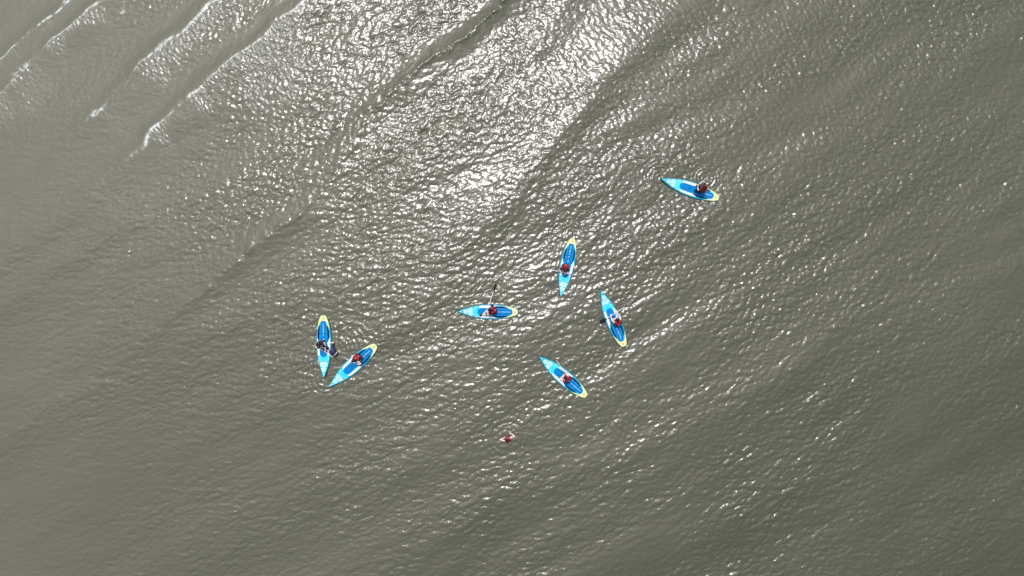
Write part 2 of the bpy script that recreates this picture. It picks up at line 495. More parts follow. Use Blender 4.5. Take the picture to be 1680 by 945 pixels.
def math_(op, a, b_=None, clamp=False):
    o = node('ShaderNodeMath', operation=op, use_clamp=clamp)
    for i, v in enumerate((a, b_)):
        if v is None: continue
        if isinstance(v, (int, float)): o.inputs[i].default_value = v
        else: Lk.new(v, o.inputs[i])
    return o.outputs[0]


def mixc(f, a, b_):
    o = node('ShaderNodeMix', data_type='RGBA')
    for nm, v in (('Factor', f), ('A', a), ('B', b_)):
        if isinstance(v, tuple): o.inputs[nm].default_value = (*v, 1)
        elif isinstance(v, (int, float)): o.inputs[nm].default_value = v
        else: Lk.new(v, o.inputs[nm])
    return o.outputs['Result']


tc = node('ShaderNodeTexCoord')


def noise(scale, detail=3, rot=0, stretch=1.0, rough=.5, dist=0.0):
    mp = node('ShaderNodeMapping')
    mp.inputs['Rotation'].default_value = (0, 0, math.radians(-rot))
    mp.inputs['Scale'].default_value = (1 / stretch, 1, 1)
    Lk.new(tc.outputs['Object'], mp.inputs['Vector'])
    o = node('ShaderNodeTexNoise')
    o.inputs['Scale'].default_value = scale
    o.inputs['Detail'].default_value = detail
    o.inputs['Roughness'].default_value = rough
    o.inputs['Distortion'].default_value = dist
    Lk.new(mp.outputs[0], o.inputs['Vector'])
    return o.outputs['Fac']


deep = (0.070, 0.069, 0.046)
shal = (0.148, 0.143, 0.102)
base = mixc(attr('silt'), deep, shal)
fine = noise(7.0, 5, 30, 1.6, .65)
foam_m = math_('MULTIPLY', attr('foam'), math_('ADD', math_('MULTIPLY', math_('SUBTRACT', fine, .5), 3.0), 1.0), clamp=True)
speck = noise(16.0, 4, 30, 1.3, .7)
sheet_m = math_('MULTIPLY', attr('sheet'), math_('MULTIPLY', math_('SUBTRACT', speck, .40), 2.2, clamp=True), clamp=True)
base = mixc(math_('MULTIPLY', sheet_m, .8), base, (0.42, 0.42, 0.415))
base = mixc(foam_m, base, (0.62, 0.61, 0.58))
Lk.new(base, b.inputs['Base Color'])
b.inputs['IOR'].default_value = 1.333
rg = math_('ADD', math_('MULTIPLY', attr('sheet'), .22), .145)
rg = math_('ADD', rg, math_('MULTIPLY', foam_m, .4), clamp=True)
Lk.new(rg, b.inputs['Roughness'])
b.inputs['Coat Weight'].default_value = 0.9
b.inputs['Coat IOR'].default_value = 1.333
b.inputs['Coat Roughness'].default_value = 0.20


def ridge(n_):
    return math_('SUBTRACT', 1.0, math_('MULTIPLY', math_('ABSOLUTE', math_('SUBTRACT', n_, .5)), 2.0))


def lerp(f, a, c):
    return math_('ADD', math_('MULTIPLY', a, math_('SUBTRACT', 1.0, f)), math_('MULTIPLY', c, f))


ra = lerp(attr('lean'), ridge(noise(3.6, 4, 20, 2.0, .62, .5)), ridge(noise(4.2, 4, -36, 1.9, .62, .5)))
rb = lerp(attr('lean'), noise(8.0, 3, 28, 1.9, .6, .4), noise(8.0, 3, -30, 1.7, .6, .4))
hsum = math_('ADD', math_('MULTIPLY', ra, .85), math_('MULTIPLY', rb, .8))
hsum = math_('MULTIPLY', hsum, math_('ADD', math_('MULTIPLY', attr('ripple'), .70), .30))
hsum = math_('ADD', hsum, math_('MULTIPLY', math_('MULTIPLY', speck, math_('ADD', attr('sheet'), attr('foam'))), .7))
bp = node('ShaderNodeBump')
bp.inputs['Strength'].default_value = 1.0
bp.inputs['Distance'].default_value = 0.022
Lk.new(hsum, bp.inputs['Height'])
Lk.new(bp.outputs[0], b.inputs['Normal'])
me.materials.append(m)


# ------------------------------------------------------------------ BOARDS
def deck_patch(name, us, ylo, yhi, lift, m, parent, nu=24, nv=8, thick=.005):
    """a thin sheet lying on the deck between two edge curves, with a real rim"""
    V = []; F = []
    uu = np.linspace(us[0], us[1], nu + 1)
    for layer in (0, 1):
        for u_ in uu:
            a, b_ = ylo(u_), yhi(u_)
            for j in range(nv + 1):
                y = a + (b_ - a) * j / nv
                V.append((u_ * BL, y, deck_z(u_, y) + lift - (thick if layer else 0)))
    R = nv + 1; K = (nu + 1) * R
    for i in range(nu):
        for j in range(nv):
            F.append((i * R + j, (i + 1) * R + j, (i + 1) * R + j + 1, i * R + j + 1))
    for i in range(nu):
        for j in (0, nv):
            a, c = i * R + j, (i + 1) * R + j
            F.append((a, c, c + K, a + K) if j else (c, a, a + K, c + K))
    for j in range(nv):
        a, c = j, j + 1
        F.append((a, c, c + K, a + K))
        a, c = nu * R + j, nu * R + j + 1
        F.append((c, a, a + K, c + K))
    return mesh_obj(name, V, F, m, parent, smooth=False)


TH = 0.15


def deck_z(u_, y):
    h_ = hw(u_)
    e = max(0.0, (abs(y) - (h_ - .05)) / .05) if h_ > .05 else 0
    return rocker(u_) + TH - .022 * min(1, e) ** 2


def box_at(V, F, c, sx, sy, sz, ang=0):
    i = len(V)
    ca, sa = math.cos(ang), math.sin(ang)
    for dz in (0, sz):
        for a, b_ in ((-1, -1), (1, -1), (1, 1), (-1, 1)):
            x, y = a * sx / 2, b_ * sy / 2
            V.append((c[0] + x * ca - y * sa, c[1] + x * sa + y * ca, c[2] + dz))
    for f in ((0, 3, 2, 1), (4, 5, 6, 7), (0, 1, 5, 4), (1, 2, 6, 5), (2, 3, 7, 6), (3, 0, 4, 7)):
        F.append(tuple(i + a for a in f))


def tube(V, F, pts, r, seg=8, r_end=None):
    base_i = len(V); n_ = len(pts)
    for k_, p in enumerate(pts):
        p = Vector(p)
        a = Vector(pts[max(0, k_ - 1)]); c = Vector(pts[min(n_ - 1, k_ + 1)])
        d = (c - a).normalized()
        s_ = d.cross(Vector((0, 0, 1)))
        if s_.length < .01: s_ = d.cross(Vector((1, 0, 0)))
        s_.normalize(); t_ = d.cross(s_)
        rr = r if r_end is None else r + (r_end - r) * k_ / (n_ - 1)
        for j in range(seg):
            an = 2 * math.pi * j / seg
            V.append(tuple(p + s_ * (rr * math.cos(an)) + t_ * (rr * math.sin(an))))
    for k_ in range(n_ - 1):
        for j in range(seg):
            a = base_i + k_ * seg + j; c = base_i + k_ * seg + (j + 1) % seg
            F.append((a, c, c + seg, a + seg))
    F.append(tuple(base_i + j for j in range(seg))[::-1])
    F.append(tuple(base_i + (n_ - 1) * seg + j for j in range(seg)))


def make_board():
    root = bpy.data.objects.new('paddle_board', None); link(root)
    # hull: rounded rails, pointed nose, squared rounded tail
    V = []; F = []; seg = 20
    uu = [0, .004, .012, .03, .06] + list(np.linspace(.1, .9, 25)) + [.93, .95, .97, .985, 1]
    for u_ in uu:
        h_ = hw(u_); rk = rocker(u_)
        for j in range(seg):
            a = 2 * math.pi * j / seg
            cy = math.copysign(abs(math.cos(a)) ** .38, math.cos(a)) * h_
            cz = math.copysign(abs(math.sin(a)) ** .62, math.sin(a)) * TH / 2
            V.append((u_ * BL, cy, rk + TH / 2 + cz))
    for i in range(len(uu) - 1):
        for j in range(seg):
            a = i * seg + j; c = i * seg + (j + 1) % seg
            F.append((a, a + seg, c + seg, c))
    F.append(tuple(range(seg))); F.append(tuple((len(uu) - 1) * seg + j for j in range(seg))[::-1])
    mesh_obj('hull', V, F, M['rail'], root)
    ins = .045
    # lime tail: full width cap with arms running forward along the rails
    deck_patch('tail_cap', (0.008, .105), lambda u_: -(hw(u_) - .008), lambda u_: hw(u_) - .008, .006, M['yellow'], root, nu=16)
    for s_ in (-1, 1):
        deck_patch('tail_arm', (.105, .225), (lambda u_: s_ * (hw(u_) - .008)), (lambda u_, s_=s_: s_ * (hw(u_) - .015 - max(.012, .085 * (1 - (u_ - .10) / .13)))), .006, M['yellow'], root, nu=14, nv=3)
    V = []; F = []
    # lime wraps round the tail rail
    band = [(u_, s_) for s_ in (1,) for u_ in np.linspace(.20, 0.0, 12)] + [(u_, -1) for u_ in np.linspace(0.0, .20, 12)]
    for u_, s_ in band:
        x = u_ * BL - (.012 if u_ < .001 else 0)
        V.append((x, s_ * (hw(u_) + .004), TH * .92 + rocker(u_)))
        V.append((x, s_ * (hw(u_) + .006), TH * .60 + rocker(u_)))
        V.append((x, s_ * (hw(u_) + .002), TH * .25 + rocker(u_)))
    for i in range(len(band) - 1):
        for j in range(2):
            F.append((i * 3 + j, i * 3 + j + 1, (i + 1) * 3 + j + 1, (i + 1) * 3 + j))
    mesh_obj('tail_band', V, F, M['yellow'], root)
    # blue traction pad
    def padw(u_):
        return float(np.interp(u_, [.095, .12, .2, .3, .42, .6, .64, .66, .675], [.100, .120, .170, .195, .202, .195, .175, .140, .06]))
    deck_patch('deck_pad', (.095, .675), lambda u_: -padw(u_), padw, .009, M['blue'], root, nu=40)
    for s_ in (-1, 1):
        # navy side pads
        f_in = lambda u_, s_=s_: s_ * (padw(u_) + .012)
        f_out = lambda u_, s_=s_: s_ * (padw(u_) + .012 + .092 * math.sin(math.pi * min(1, max(0, (u_ - .165) / .27))) ** .5 + .002)
        deck_patch('side_pad', (.17, .43), *((f_out, f_in) if s_ < 0 else (f_in, f_out)), .008, M['navy'], root, nu=20, nv=3)
        # white side panels
        g_in = lambda u_, s_=s_: s_ * (padw(min(u_, .6)) + .012 + max(0, .065 * (1 - (u_ - .37) / .07)))
        g_out = lambda u_, s_=s_: s_ * max((hw(u_) - .068), padw(min(u_, .6)) + .015)
        deck_patch('side_panel', (.375, .655), *((g_out, g_in) if s_ < 0 else (g_in, g_out)), .005, M['white'], root, nu=24, nv=4)
    # bright cyan crescent round the pad end, pale printed nose
    def cres(u_):
        return float(np.interp(u_, [.60, .66, .70, .735, .745], [.262, .262, .225, .12, .03]))
    deck_patch('nose_print', (.645, .985), lambda u_: -(hw(u_) - ins), lambda u_: hw(u_) - ins, .004, M['pale'], root, nu=30)
    deck_patch('nose_panel', (.76, .90), lambda u_: -(hw(u_) - .075), lambda u_: hw(u_) - .075, .007, M['ice'], root, nu=14)
    deck_patch('crescent', (.655, .745), lambda u_: -min(cres(u_), hw(u_) - .03), lambda u_: min(cres(u_), hw(u_) - .03), .007, M['cyan'], root, nu=16)
    # lettering strokes and round marks along the pad
    V = []; F = []
    rr = random.Random(3)
    x = .135 * BL
    while x < .285 * BL:
        wd = rr.choice((.020, .026, .030))
        zz = deck_z(x / BL, 0) + .010
        kind = rr.randint(0, 2)
        if kind == 0:
            box_at(V, F, (x, 0, zz), .007, .045, .003); box_at(V, F, (x + .012, .018, zz), .016, .008, .003); box_at(V, F, (x + .012, -.018, zz), .016, .008, .003)
        elif kind == 1:
            box_at(V, F, (x, 0, zz), .007, .045, .003); box_at(V, F, (x + .014, 0, zz), .007, .045, .003); box_at(V, F, (x + .007, 0, zz), .006, .009, .003)
        else:
            box_at(V, F, (x + .004, 0, zz), .008, .045, .003); box_at(V, F, (x + .014, .019, zz), .014, .007, .003)
        x += wd + .012
    mesh_obj('lettering', V, F, M['white'], root, smooth=False)
    for u_, r_ in ((.315, .022), (.395, .028)):
        V = [(u_ * BL, 0, deck_z(u_, 0) + .014)]; F = []
        for j in range(16):
            a = 2 * math.pi * j / 16
            V.append((u_ * BL + r_ * math.cos(a), r_ * math.sin(a), deck_z(u_, 0) + .013))
            V.append((u_ * BL + r_ * math.cos(a), r_ * math.sin(a), deck_z(u_, 0) + .009))
        for j in range(16):
            k_ = (j + 1) % 16
            F.append((0, 1 + 2 * j, 1 + 2 * k_)); F.append((1 + 2 * j, 2 + 2 * j, 2 + 2 * k_, 1 + 2 * k_))
        mesh_obj('round_mark', V, F, M['white'], root, smooth=False)
    # seams pressed into the pad
    V = []; F = []
    for y in (-.075, .075):
        for a, c in ((.13, .40), (.43, .62)):
            tube(V, F, [(u_ * BL, y, deck_z(u_, y) + .010) for u_ in np.linspace(a, c, 8)], .004, 6)
    tube(V, F, [(.30 * BL, y, deck_z(.3, 0) + .010) for y in np.linspace(-.2, .2, 6)], .005, 6)
    mesh_obj('pad_seam', V, F, M['navy'], root)
    # carry handle, tail valve and leash strap, d-rings, bungee
    V = []; F = []
    tube(V, F, [(.50 * BL + t * .09, 0, deck_z(.5, 0) + .012 + .022 * math.sin(math.pi * (t + 1) / 2)) for t in np.linspace(-1, 1, 9)], .011, 8)
    mesh_obj('carry_handle', V, F, M['black'], root)
    V = []; F = []
    tube(V, F, [(.012 * BL, .0, TH + .014), (.04 * BL, .004, TH + .020), (.075 * BL, .0, TH + .018), (.10 * BL, -.006, TH + .016)], .009, 8)
    mesh_obj('leash_strap', V, F, M['black'], root)
    V = []; F = []
    box_at(V, F, (.052 * BL, .05, deck_z(.05, .05) + .005), .05, .05, .012)
    mesh_obj('valve_cap', V, F, M['grey'], root, smooth=False)
    ring = []
    for u_, y in ((.745, .19), (.745, -.19), (.84, .11), (.84, -.11), (.925, .0), (.66, .275), (.66, -.275)):
        V = []; F = []
        z = deck_z(u_, y) + .012
        tube(V, F, [(u_ * BL + .020 * math.cos(a), y + .020 * math.sin(a), z) for a in np.linspace(0, 2 * math.pi, 13)], .005, 6)
        box_at(V, F, (u_ * BL, y, z - .006), .045, .032, .005)
        mesh_obj('d_ring', V, F, M['black'], root)
        ring.append((u_ * BL, y, z + .006))
    V = []; F = []
    for a, c in ((0, 3), (1, 2), (0, 1), (2, 3)):
        tube(V, F, [ring[a], ring[c]], .0035, 6)
    mesh_obj('bungee_cord', V, F, M['grey'], root)
    # fin below the tail
    V = [(.30, -.006, 0.01), (.50, -.006, 0.01), (.27, -.003, -.20), (.22, -.003, -.20), (.30, .006, .01), (.50, .006, .01), (.27, .003, -.20), (.22, .003, -.20)]
    F = [(0, 1, 2, 3), (7, 6, 5, 4), (0, 4, 5, 1), (1, 5, 6, 2), (2, 6, 7, 3), (3, 7, 4, 0)]
    mesh_obj('fin', V, F, M['black'], root, smooth=False)
    return root


BLAB = {
    'A': 'blue paddle board farthest from the others, carrying the rider in dark trousers',
    'B': 'blue paddle board with a faint ring of ripples beside its lime tail',
    'C': 'blue paddle board lying level across the picture, its rider\'s paddle reaching straight out',
    'D': 'blue paddle board with a long white paddle shaft laid right across it',
    'E': 'blue paddle board that a person in navy hangs onto from the water',
    'F': 'blue paddle board lying nose to nose with the board the navy person hangs onto',
    'G': 'blue paddle board nearest the swimmer, nose pointing up and left',
}
proto = make_board()
ROOTS = {}
for i, (k, ps) in enumerate(POSE.items()):
    if i == 0:
        o = proto
    else:
        o = proto.copy(); COL.objects.link(o)
        for ch in list(proto.children):
            c = ch.copy(); COL.objects.link(c); c.parent = o
    T = ps['T']
    o.location = (T.x, T.y, ps['zt'] - .032)
    R = Matrix.Rotation(ps['yaw'], 4, 'Z') @ Matrix.Rotation(-math.atan(ps['pitch']), 4, 'Y') @ Matrix.Rotation(math.atan(ps['roll']), 4, 'X')
    o.rotation_euler = R.to_euler()
    o.scale = (ps['sc'],) * 3
    tag(o, BLAB[k], 'paddle board', 'blue paddle boards with lime tails')
    ROOTS[k] = o
    ps['M'] = Matrix.Translation(o.location) @ R @ Matrix.Scale(ps['sc'], 4)
    ps['deck'] = ps['z'] - .032 + TH + .009


# ------------------------------------------------------------------ PEOPLE
def skin_raw(verts, edges, radii, subdiv=1):
    """grow a smooth surface round a joint skeleton, return verts, faces"""
    me_ = bpy.data.meshes.new('tmp'); me_.from_pydata([tuple(v) for v in verts], edges, [])
    o = bpy.data.objects.new('tmp', me_); COL.objects.link(o)
    md = o.modifiers.new('s', 'SKIN'); md.use_smooth_shade = True; md.branch_smoothing = .4
    sv_ = me_.skin_vertices[0].data
    for i, r in enumerate(radii):
        sv_[i].radius = (r, r) if isinstance(r, (int, float)) else r
        sv_[i].use_root = (i == 0)
    ss = o.modifiers.new('u', 'SUBSURF'); ss.levels = subdiv; ss.render_levels = subdiv
    dg = bpy.context.evaluated_depsgraph_get()
    ev = o.evaluated_get(dg); em = ev.to_mesh()
    V = [v.co.copy() for v in em.vertices]; F = [tuple(p.vertices) for p in em.polygons]
    ev.to_mesh_clear()
    bpy.data.objects.remove(o); bpy.data.meshes.remove(me_)
    return V, F


class Geo:
    def __init__(s): s.V = []; s.F = []; s.I = []

    def add(s, V, F, mi=0):
        k_ = len(s.V); s.V += [Vector(v) for v in V]; s.F += [tuple(a + k_ for a in f) for f in F]; s.I += [mi] * len(F)

    def obj(s, name, mats, org, parent=None):
        o = mesh_obj(name, [v - org for v in s.V], s.F, mats, parent, True, s.I)
        if parent is None: o.location = org
        return o


def ball(c, ax, ay, az, fx, up, n1=16, n2=10, fn=None):
    """ellipsoid with local axes: fx forward, side, up"""
    sd = up.cross(fx).normalized()
    V = []; F = []
    for i in range(n2 + 1):
        th = math.pi * i / n2
        for j in range(n1):
            ph = 2 * math.pi * j / n1
            x, y, z = math.sin(th) * math.cos(ph), math.sin(th) * math.sin(ph), math.cos(th)
            if fn: x, y, z = fn(x, y, z)
            V.append(c + fx * (x * ax) + sd * (y * ay) + up * (z * az))
    for i in range(n2):
        for j in range(n1):
            a = i * n1 + j; b_ = i * n1 + (j + 1) % n1
            F.append((a, a + n1, b_ + n1, b_))
    return V, F


def ik(a, t, l1, l2, pole):
    d = t - a; L = d.length
    if L > (l1 + l2) * .985:
        t = a + d.normalized() * (l1 + l2) * .985; d = t - a; L = d.length
    if L < abs(l1 - l2) * 1.2 + .03:
        L = abs(l1 - l2) * 1.2 + .03; t = a + d.normalized() * L; d = t - a
    n_ = d.normalized()
    x = (l1 * l1 - l2 * l2 + L * L) / (2 * L)
    h_ = math.sqrt(max(1e-5, l1 * l1 - x * x))
    p = pole - n_ * pole.dot(n_)
    p.normalize()
    return a + n_ * x + p * h_, t


def make_hand(g, wrist, el, grip=None, down=Vector((0, 0, -1)), side=1):
    f = (wrist - el).normalized()
    if grip is not None:
        ax = grip.normalized()
    else:
        ax = f.cross(down)
        if ax.length < .1: ax = Vector((1, 0, 0))
        ax.normalize()
    pn = f.cross(ax).normalized()
    if pn.dot(down) < 0: pn = -pn
    f = (f - ax * f.dot(ax)).normalized() if abs(f.dot(ax)) < .9 else f
    palm = wrist + f * .075
    g.add(*ball(wrist + f * .045, .052, .040, .016, f, pn, 10, 6), 0)
    for k_, ln in enumerate((.060, .070, .066, .052)):
        r0 = palm + ax * ((k_ - 1.5) * .020) - f * .005
        c1 = .4 if grip is None else 1.0
        a = r0 + (f * (1 - .5 * c1) + pn * (.75 * c1)).normalized() * ln * .5
        c = a + (f * (.8 - 1.3 * c1) + pn * (.5 + .3 * c1)).normalized() * ln * .45
        V, F = skin_raw([r0, a, c], [(0, 1), (1, 2)], [.009, .0085, .007], 1)
        g.add(V, F, 0)
    r0 = wrist + f * .03 + ax * (-.030)
    a = r0 + (f * .6 - ax * .6 + pn * .4).normalized() * .035
    c = a + (f * .7 + pn * .7).normalized() * .028
    V, F = skin_raw([r0, a, c], [(0, 1), (1, 2)], [.011, .0095, .008], 1)
    g.add(V, F, 0)


def head_parts(g, hc, fw, up):
    def fn(x, y, z):
        if z < 0: y *= 1 + .35 * z; x *= 1 + .10 * z
        if x > .82 and abs(y) < .22 and -.35 < z < .12: x *= 1.14       # nose
        if x > .75 and .12 < abs(y) < .5 and .02 < z < .28: x *= .93    # eye sockets
        return x, y, z
    g.add(*ball(hc, .098, .077, .120, fw, up, 28, 18, fn), 0)
    sd = up.cross(fw).normalized()
    for s_ in (-1, 1):
        g.add(*ball(hc + sd * (s_ * .079) - up * .005 - fw * .005, .018, .009, .030, fw, up, 8, 6), 0)
        g.add(*ball(hc + sd * (s_ * .032) + fw * .084 + up * .012, .008, .014, .008, fw, up, 8, 6), 1)
    g.add(*ball(hc + fw * .088 - up * .055, .008, .024, .008, fw, up, 8, 6), 2)


def hair_obj(hc, fw, up, org, parent, style='short', label=None):
    g = Geo()
    def fn(x, y, z):
        if x > .25 and z < .45:                      # face opening
            x *= .72; y *= .80
        return x, y, z
    V, F = ball(hc - fw * .010 + up * .012, .107, .089, .124, fw, up, 24, 16, fn)
    keep = []
    for f in F:
        c = sum((V[i] for i in f), Vector()) / len(f) - hc
        if c.dot(up) > -.055 or c.dot(fw) < -.03: keep.append(f)
    g.add(V, keep)
    sd = up.cross(fw).normalized()
    if style == 'tail':
        V, F = skin_raw([hc - fw * .09 + up * .03, hc - fw * .14 - up * .03, hc - fw * .13 - up * .15, hc - fw * .11 - up * .24], [(0, 1), (1, 2), (2, 3)], [.030, .036, .03, .012])
        g.add(V, F)
    if style == 'long':
        for s_ in (-1, 0, 1):
            V, F = skin_raw([hc - fw * .06 + sd * s_ * .05 + up * .04, hc - fw * (.10 - .04 * abs(s_)) + sd * s_ * .085 - up * .08, hc - fw * .08 + sd * s_ * .10 - up * .22], [(0, 1), (1, 2)], [.05, .05, .02])
            g.add(V, F)
    if style == 'bun':
        g.add(*ball(hc - fw * .105 + up * .05, .04, .045, .04, fw, up, 12, 8))
    return g.obj('hair', [M['hair']], org, parent)


def loft(secs, seg=20):
    """secs: (centre, side vec, front vec, half side, half front)"""
    V = []; F = []
    for c, s_, f_, a, b_ in secs:
        for j in range(seg):
            t = 2 * math.pi * j / seg
            x = math.copysign(abs(math.cos(t)) ** .75, math.cos(t)); y = math.copysign(abs(math.sin(t)) ** .75, math.sin(t))
            V.append(c + s_ * (a * x) + f_ * (b_ * y))
    for i in range(len(secs) - 1):
        for j in range(seg):
            a = i * seg + j; b_ = i * seg + (j + 1) % seg
            F.append((a, b_, b_ + seg, a + seg))
    return V, F


def person(spec):
    yaw = spec['yaw']; fw0 = Vector((math.cos(yaw), math.sin(yaw), 0)); lf0 = Vector((-math.sin(yaw), math.cos(yaw), 0)); up0 = Vector((0, 0, 1))
    org = spec['org']
    W = lambda x, y, z: org + fw0 * x + lf0 * y + up0 * z
    hipz = spec.get('hipz', .10)
    lean = spec.get('lean', .32); sl_ = spec.get('slean', 0.0); tw = spec.get('twist', 0.0)
    k_ = spec.get('k', .93)
    fw = (fw0 * math.cos(tw) + lf0 * math.sin(tw)); lf = (lf0 * math.cos(tw) - fw0 * math.sin(tw))
    tdir = (up0 + fw0 * math.tan(lean) + lf0 * math.tan(sl_)).normalized()
    front = (fw - tdir * fw.dot(tdir)).normalized(); side = tdir.cross(front).normalized()
    pel = W(0, 0, hipz)
    ab = pel + tdir * .15 * k_
    ch = pel + tdir * .34 * k_ + front * .01
    nk = pel + tdir * .49 * k_
    hd_dir = (tdir * .6 + up0 * .4 + fw * spec.get('nod', .28)).normalized()
    hc = nk + hd_dir * .155
    hup = hd_dir; hf = (fw * .95 - up0 * spec.get('gaze', .5)); hf = (hf - hup * hf.dot(hup)).normalized()
    J = {}
    sh = {}
    for s_, nm in ((1, 'L'), (-1, 'R')):
        sh[nm] = pel + tdir * .43 * k_ + side * (s_ * .165 * k_)
    legs = {}
    for s_, nm in ((1, 'L'), (-1, 'R')):
        hip = pel + lf0 * (s_ * .085) - up0 * .01
        kx, ky, kz = spec['knee' + nm]; ax_, ay, az = spec['ankle' + nm]
        kn = W(kx, ky, kz); an = W(ax_, ay, az)
        legs[nm] = (hip, kn, an, W(*spec['toe' + nm]))
    arms = {}
    for s_, nm in ((1, 'L'), (-1, 'R')):
        pole = -up0 * spec.get('eld', .5) + lf0 * (s_ * 1.0) - fw0 * .25
        el, wr = ik(sh[nm], spec['hand' + nm], .27 * k_, .245 * k_, pole)
        arms[nm] = (sh[nm], el, wr)
    # body
    vs = [pel, ab, ch, nk, nk + hd_dir * .07]
    rs = [(.125, .11), (.115, .10), (.13, .11), .052, .05]
    es = [(0, 1), (1, 2), (2, 3), (3, 4)]
    for nm in 'LR':
        i = len(vs); a, e, w_ = arms[nm]
        vs += [a, a.lerp(e, .5), e, e.lerp(w_, .4), w_, w_ + (w_ - e).normalized() * .03]
        rs += [.055, .045, .038, .037, .026, .024]
        es += [(2, i)] + [(i + q_, i + q_ + 1) for q_ in range(5)]
        i = len(vs); hp, kn, an, te = legs[nm]
        vs += [hp, hp.lerp(kn, .5), kn, kn.lerp(an, .35), an, an.lerp(te, .5) - up0 * .01, te]
        rs += [.09, .078, .056, .055, .036, (.035, .028), (.03, .018)]
        es += [(0, i)] + [(i + q_, i + q_ + 1) for q_ in range(6)]
    g = Geo()
    V, F = skin_raw(vs, es, rs, 1)
    g.add(V, F, 0)
    head_parts(g, hc, hf, hup)
    gr = spec.get('grip')
    for s_, nm in ((1, 'L'), (-1, 'R')):
        make_hand(g, arms[nm][2], arms[nm][1], gr, side=s_)
    body = g.obj('person', [M[spec.get('skin', 'skin')], M['eye'], M['lip']], org)
    tag(body, spec['label'], 'person', spec.get('group'))
    hair_obj(hc, hf, hup, org, body, spec.get('hair', 'short'))
    # shorts or trousers
    lm = M[spec.get('legm', 'cloth')]
    g = Geo()
    vs = [pel - tdir * .01, pel + tdir * .07]; rs = [(.15, .135), (.14, .125)]; es = [(0, 1)]
    for nm in 'LR':
        i = len(vs); hp, kn, an, te = legs[nm]
        if spec.get('trousers'):
            vs += [hp, hp.lerp(kn, .5), kn, kn.lerp(an, .4), kn.lerp(an, .92)]; rs += [.115, .102, .082, .078, .06]
            es += [(0, i)] + [(i + q_, i + q_ + 1) for q_ in range(4)]
        else:
            f_ = spec.get('short', .25)
            vs += [hp, hp.lerp(kn, f_ * .5), hp.lerp(kn, f_)]; rs += [.112, .104, .098]
            es += [(0, i), (i, i + 1), (i + 1, i + 2)]
    g.add(*skin_raw(vs, es, rs, 1))
    g.obj('trousers' if spec.get('trousers') else 'shorts', [lm], org, body)
    if spec.get('shoes'):
        for nm in 'LR':
            hp, kn, an, te = legs[nm]
            g = Geo(); d = (te - an)
            g.add(*skin_raw([an - d * .15, an + d * .3 - up0 * .01, te + d * .1], [(0, 1), (1, 2)], [.045, .048, .038], 1))
            g.obj('shoe', [M['black']], org, body)
    if spec.get('shirt'):
        g = Geo(); f_ = spec.get('sleeve', .75); bk = spec.get('bulk', 1.0)
        vs = [ab - tdir * .07, ab, ch, nk - tdir * .05]; rs = [(.14 * bk, .125 * bk), (.135 * bk, .12 * bk), (.15 * bk, .13 * bk), .07]; es = [(0, 1), (1, 2), (2, 3)]
        for nm in 'LR':
            i = len(vs); a, e, w_ = arms[nm]
            vs += [a, a.lerp(e, .5)]; rs += [.072, .062]; es += [(2, i), (i, i + 1)]
            if f_ <= 1:
                vs.append(a.lerp(e, f_)); rs.append(.058); es.append((i + 1, i + 2))
            else:
                vs += [e, e.lerp(w_, f_ - 1)]; rs += [.052, .044]; es += [(i + 1, i + 2), (i + 2, i + 3)]
        g.add(*skin_raw(vs, es, rs, 1))
        g.obj('shirt', [M[spec['shirt']]], org, body)
    if spec.get('vest', True):
        g = Geo()
        q_ = lambda d, a, b_, off=0: (pel + tdir * d * k_ + front * off, side, front, a, b_)
        secs = [q_(.06, .150, .125), q_(.075, .182, .160), q_(.14, .190, .172), q_(.25, .195, .178), q_(.34, .205, .182), q_(.41, .195, .165),
                q_(.465, .165, .135), q_(.50, .115, .105), q_(.515, .085, .085), q_(.47, .075, .075)]
        V, F = loft(secs, 24)
        # armholes: pull the sides in at shoulder height
        VV = []
        for v in V:
            r_ = v - pel; t_ = r_.dot(tdir) / k_; s_ = r_.dot(side)
            if .26 < t_ < .44 and abs(s_) > .15:
                v = v - side * math.copysign(.035 * math.sin(math.pi * (t_ - .26) / .18), s_)
            VV.append(v)
        g.add(VV, F)
        vest = g.obj('life_vest', [M['vest']], org, body)
        for t_, hwid in ((.15, .197), (.29, .204)):       # webbing straps
            g = Geo()
            V, F = loft([q_(t_ - .018, hwid, .180 + (.006 if t_ > .2 else 0)), q_(t_ - .018, hwid + .006, .187), q_(t_ + .018, hwid + .006, .187), q_(t_ + .018, hwid, .184)], 24)
            g.add(V, F)
            g.obj('strap', [M['vest_trim']], org, vest)
        g = Geo()                                           # raised collar at the back, pale grab tab
        c0 = pel + tdir * .50 * k_ - front * .085
        V, F = skin_raw([c0 + side * .085 + front * .06, c0 + side * .05 + tdir * .01, c0 - side * .05 + tdir * .01, c0 - side * .085 + front * .06], [(0, 1), (1, 2), (2, 3)], [.026, .034, .034, .026])
        g.add(V, F); g.obj('collar', [M['vest']], org, vest)
        g = Geo()
        t0 = pel + tdir * .36 * k_ - front * .186
        g.add([t0 + side * a + tdir * b_ - front * c for a, b_, c in ((-.04, -.012, 0), (.04, -.012, 0), (.04, .012, 0), (-.04, .012, 0), (-.04, -.012, .012), (.04, -.012, .012), (.04, .012, .012), (-.04, .012, .012))],
              [(4, 5, 6, 7), (0, 1, 5, 4), (1, 2, 6, 5), (2, 3, 7, 6), (3, 0, 4, 7)])
        g.obj('tab', [M['reflect']], org, vest)
    return body


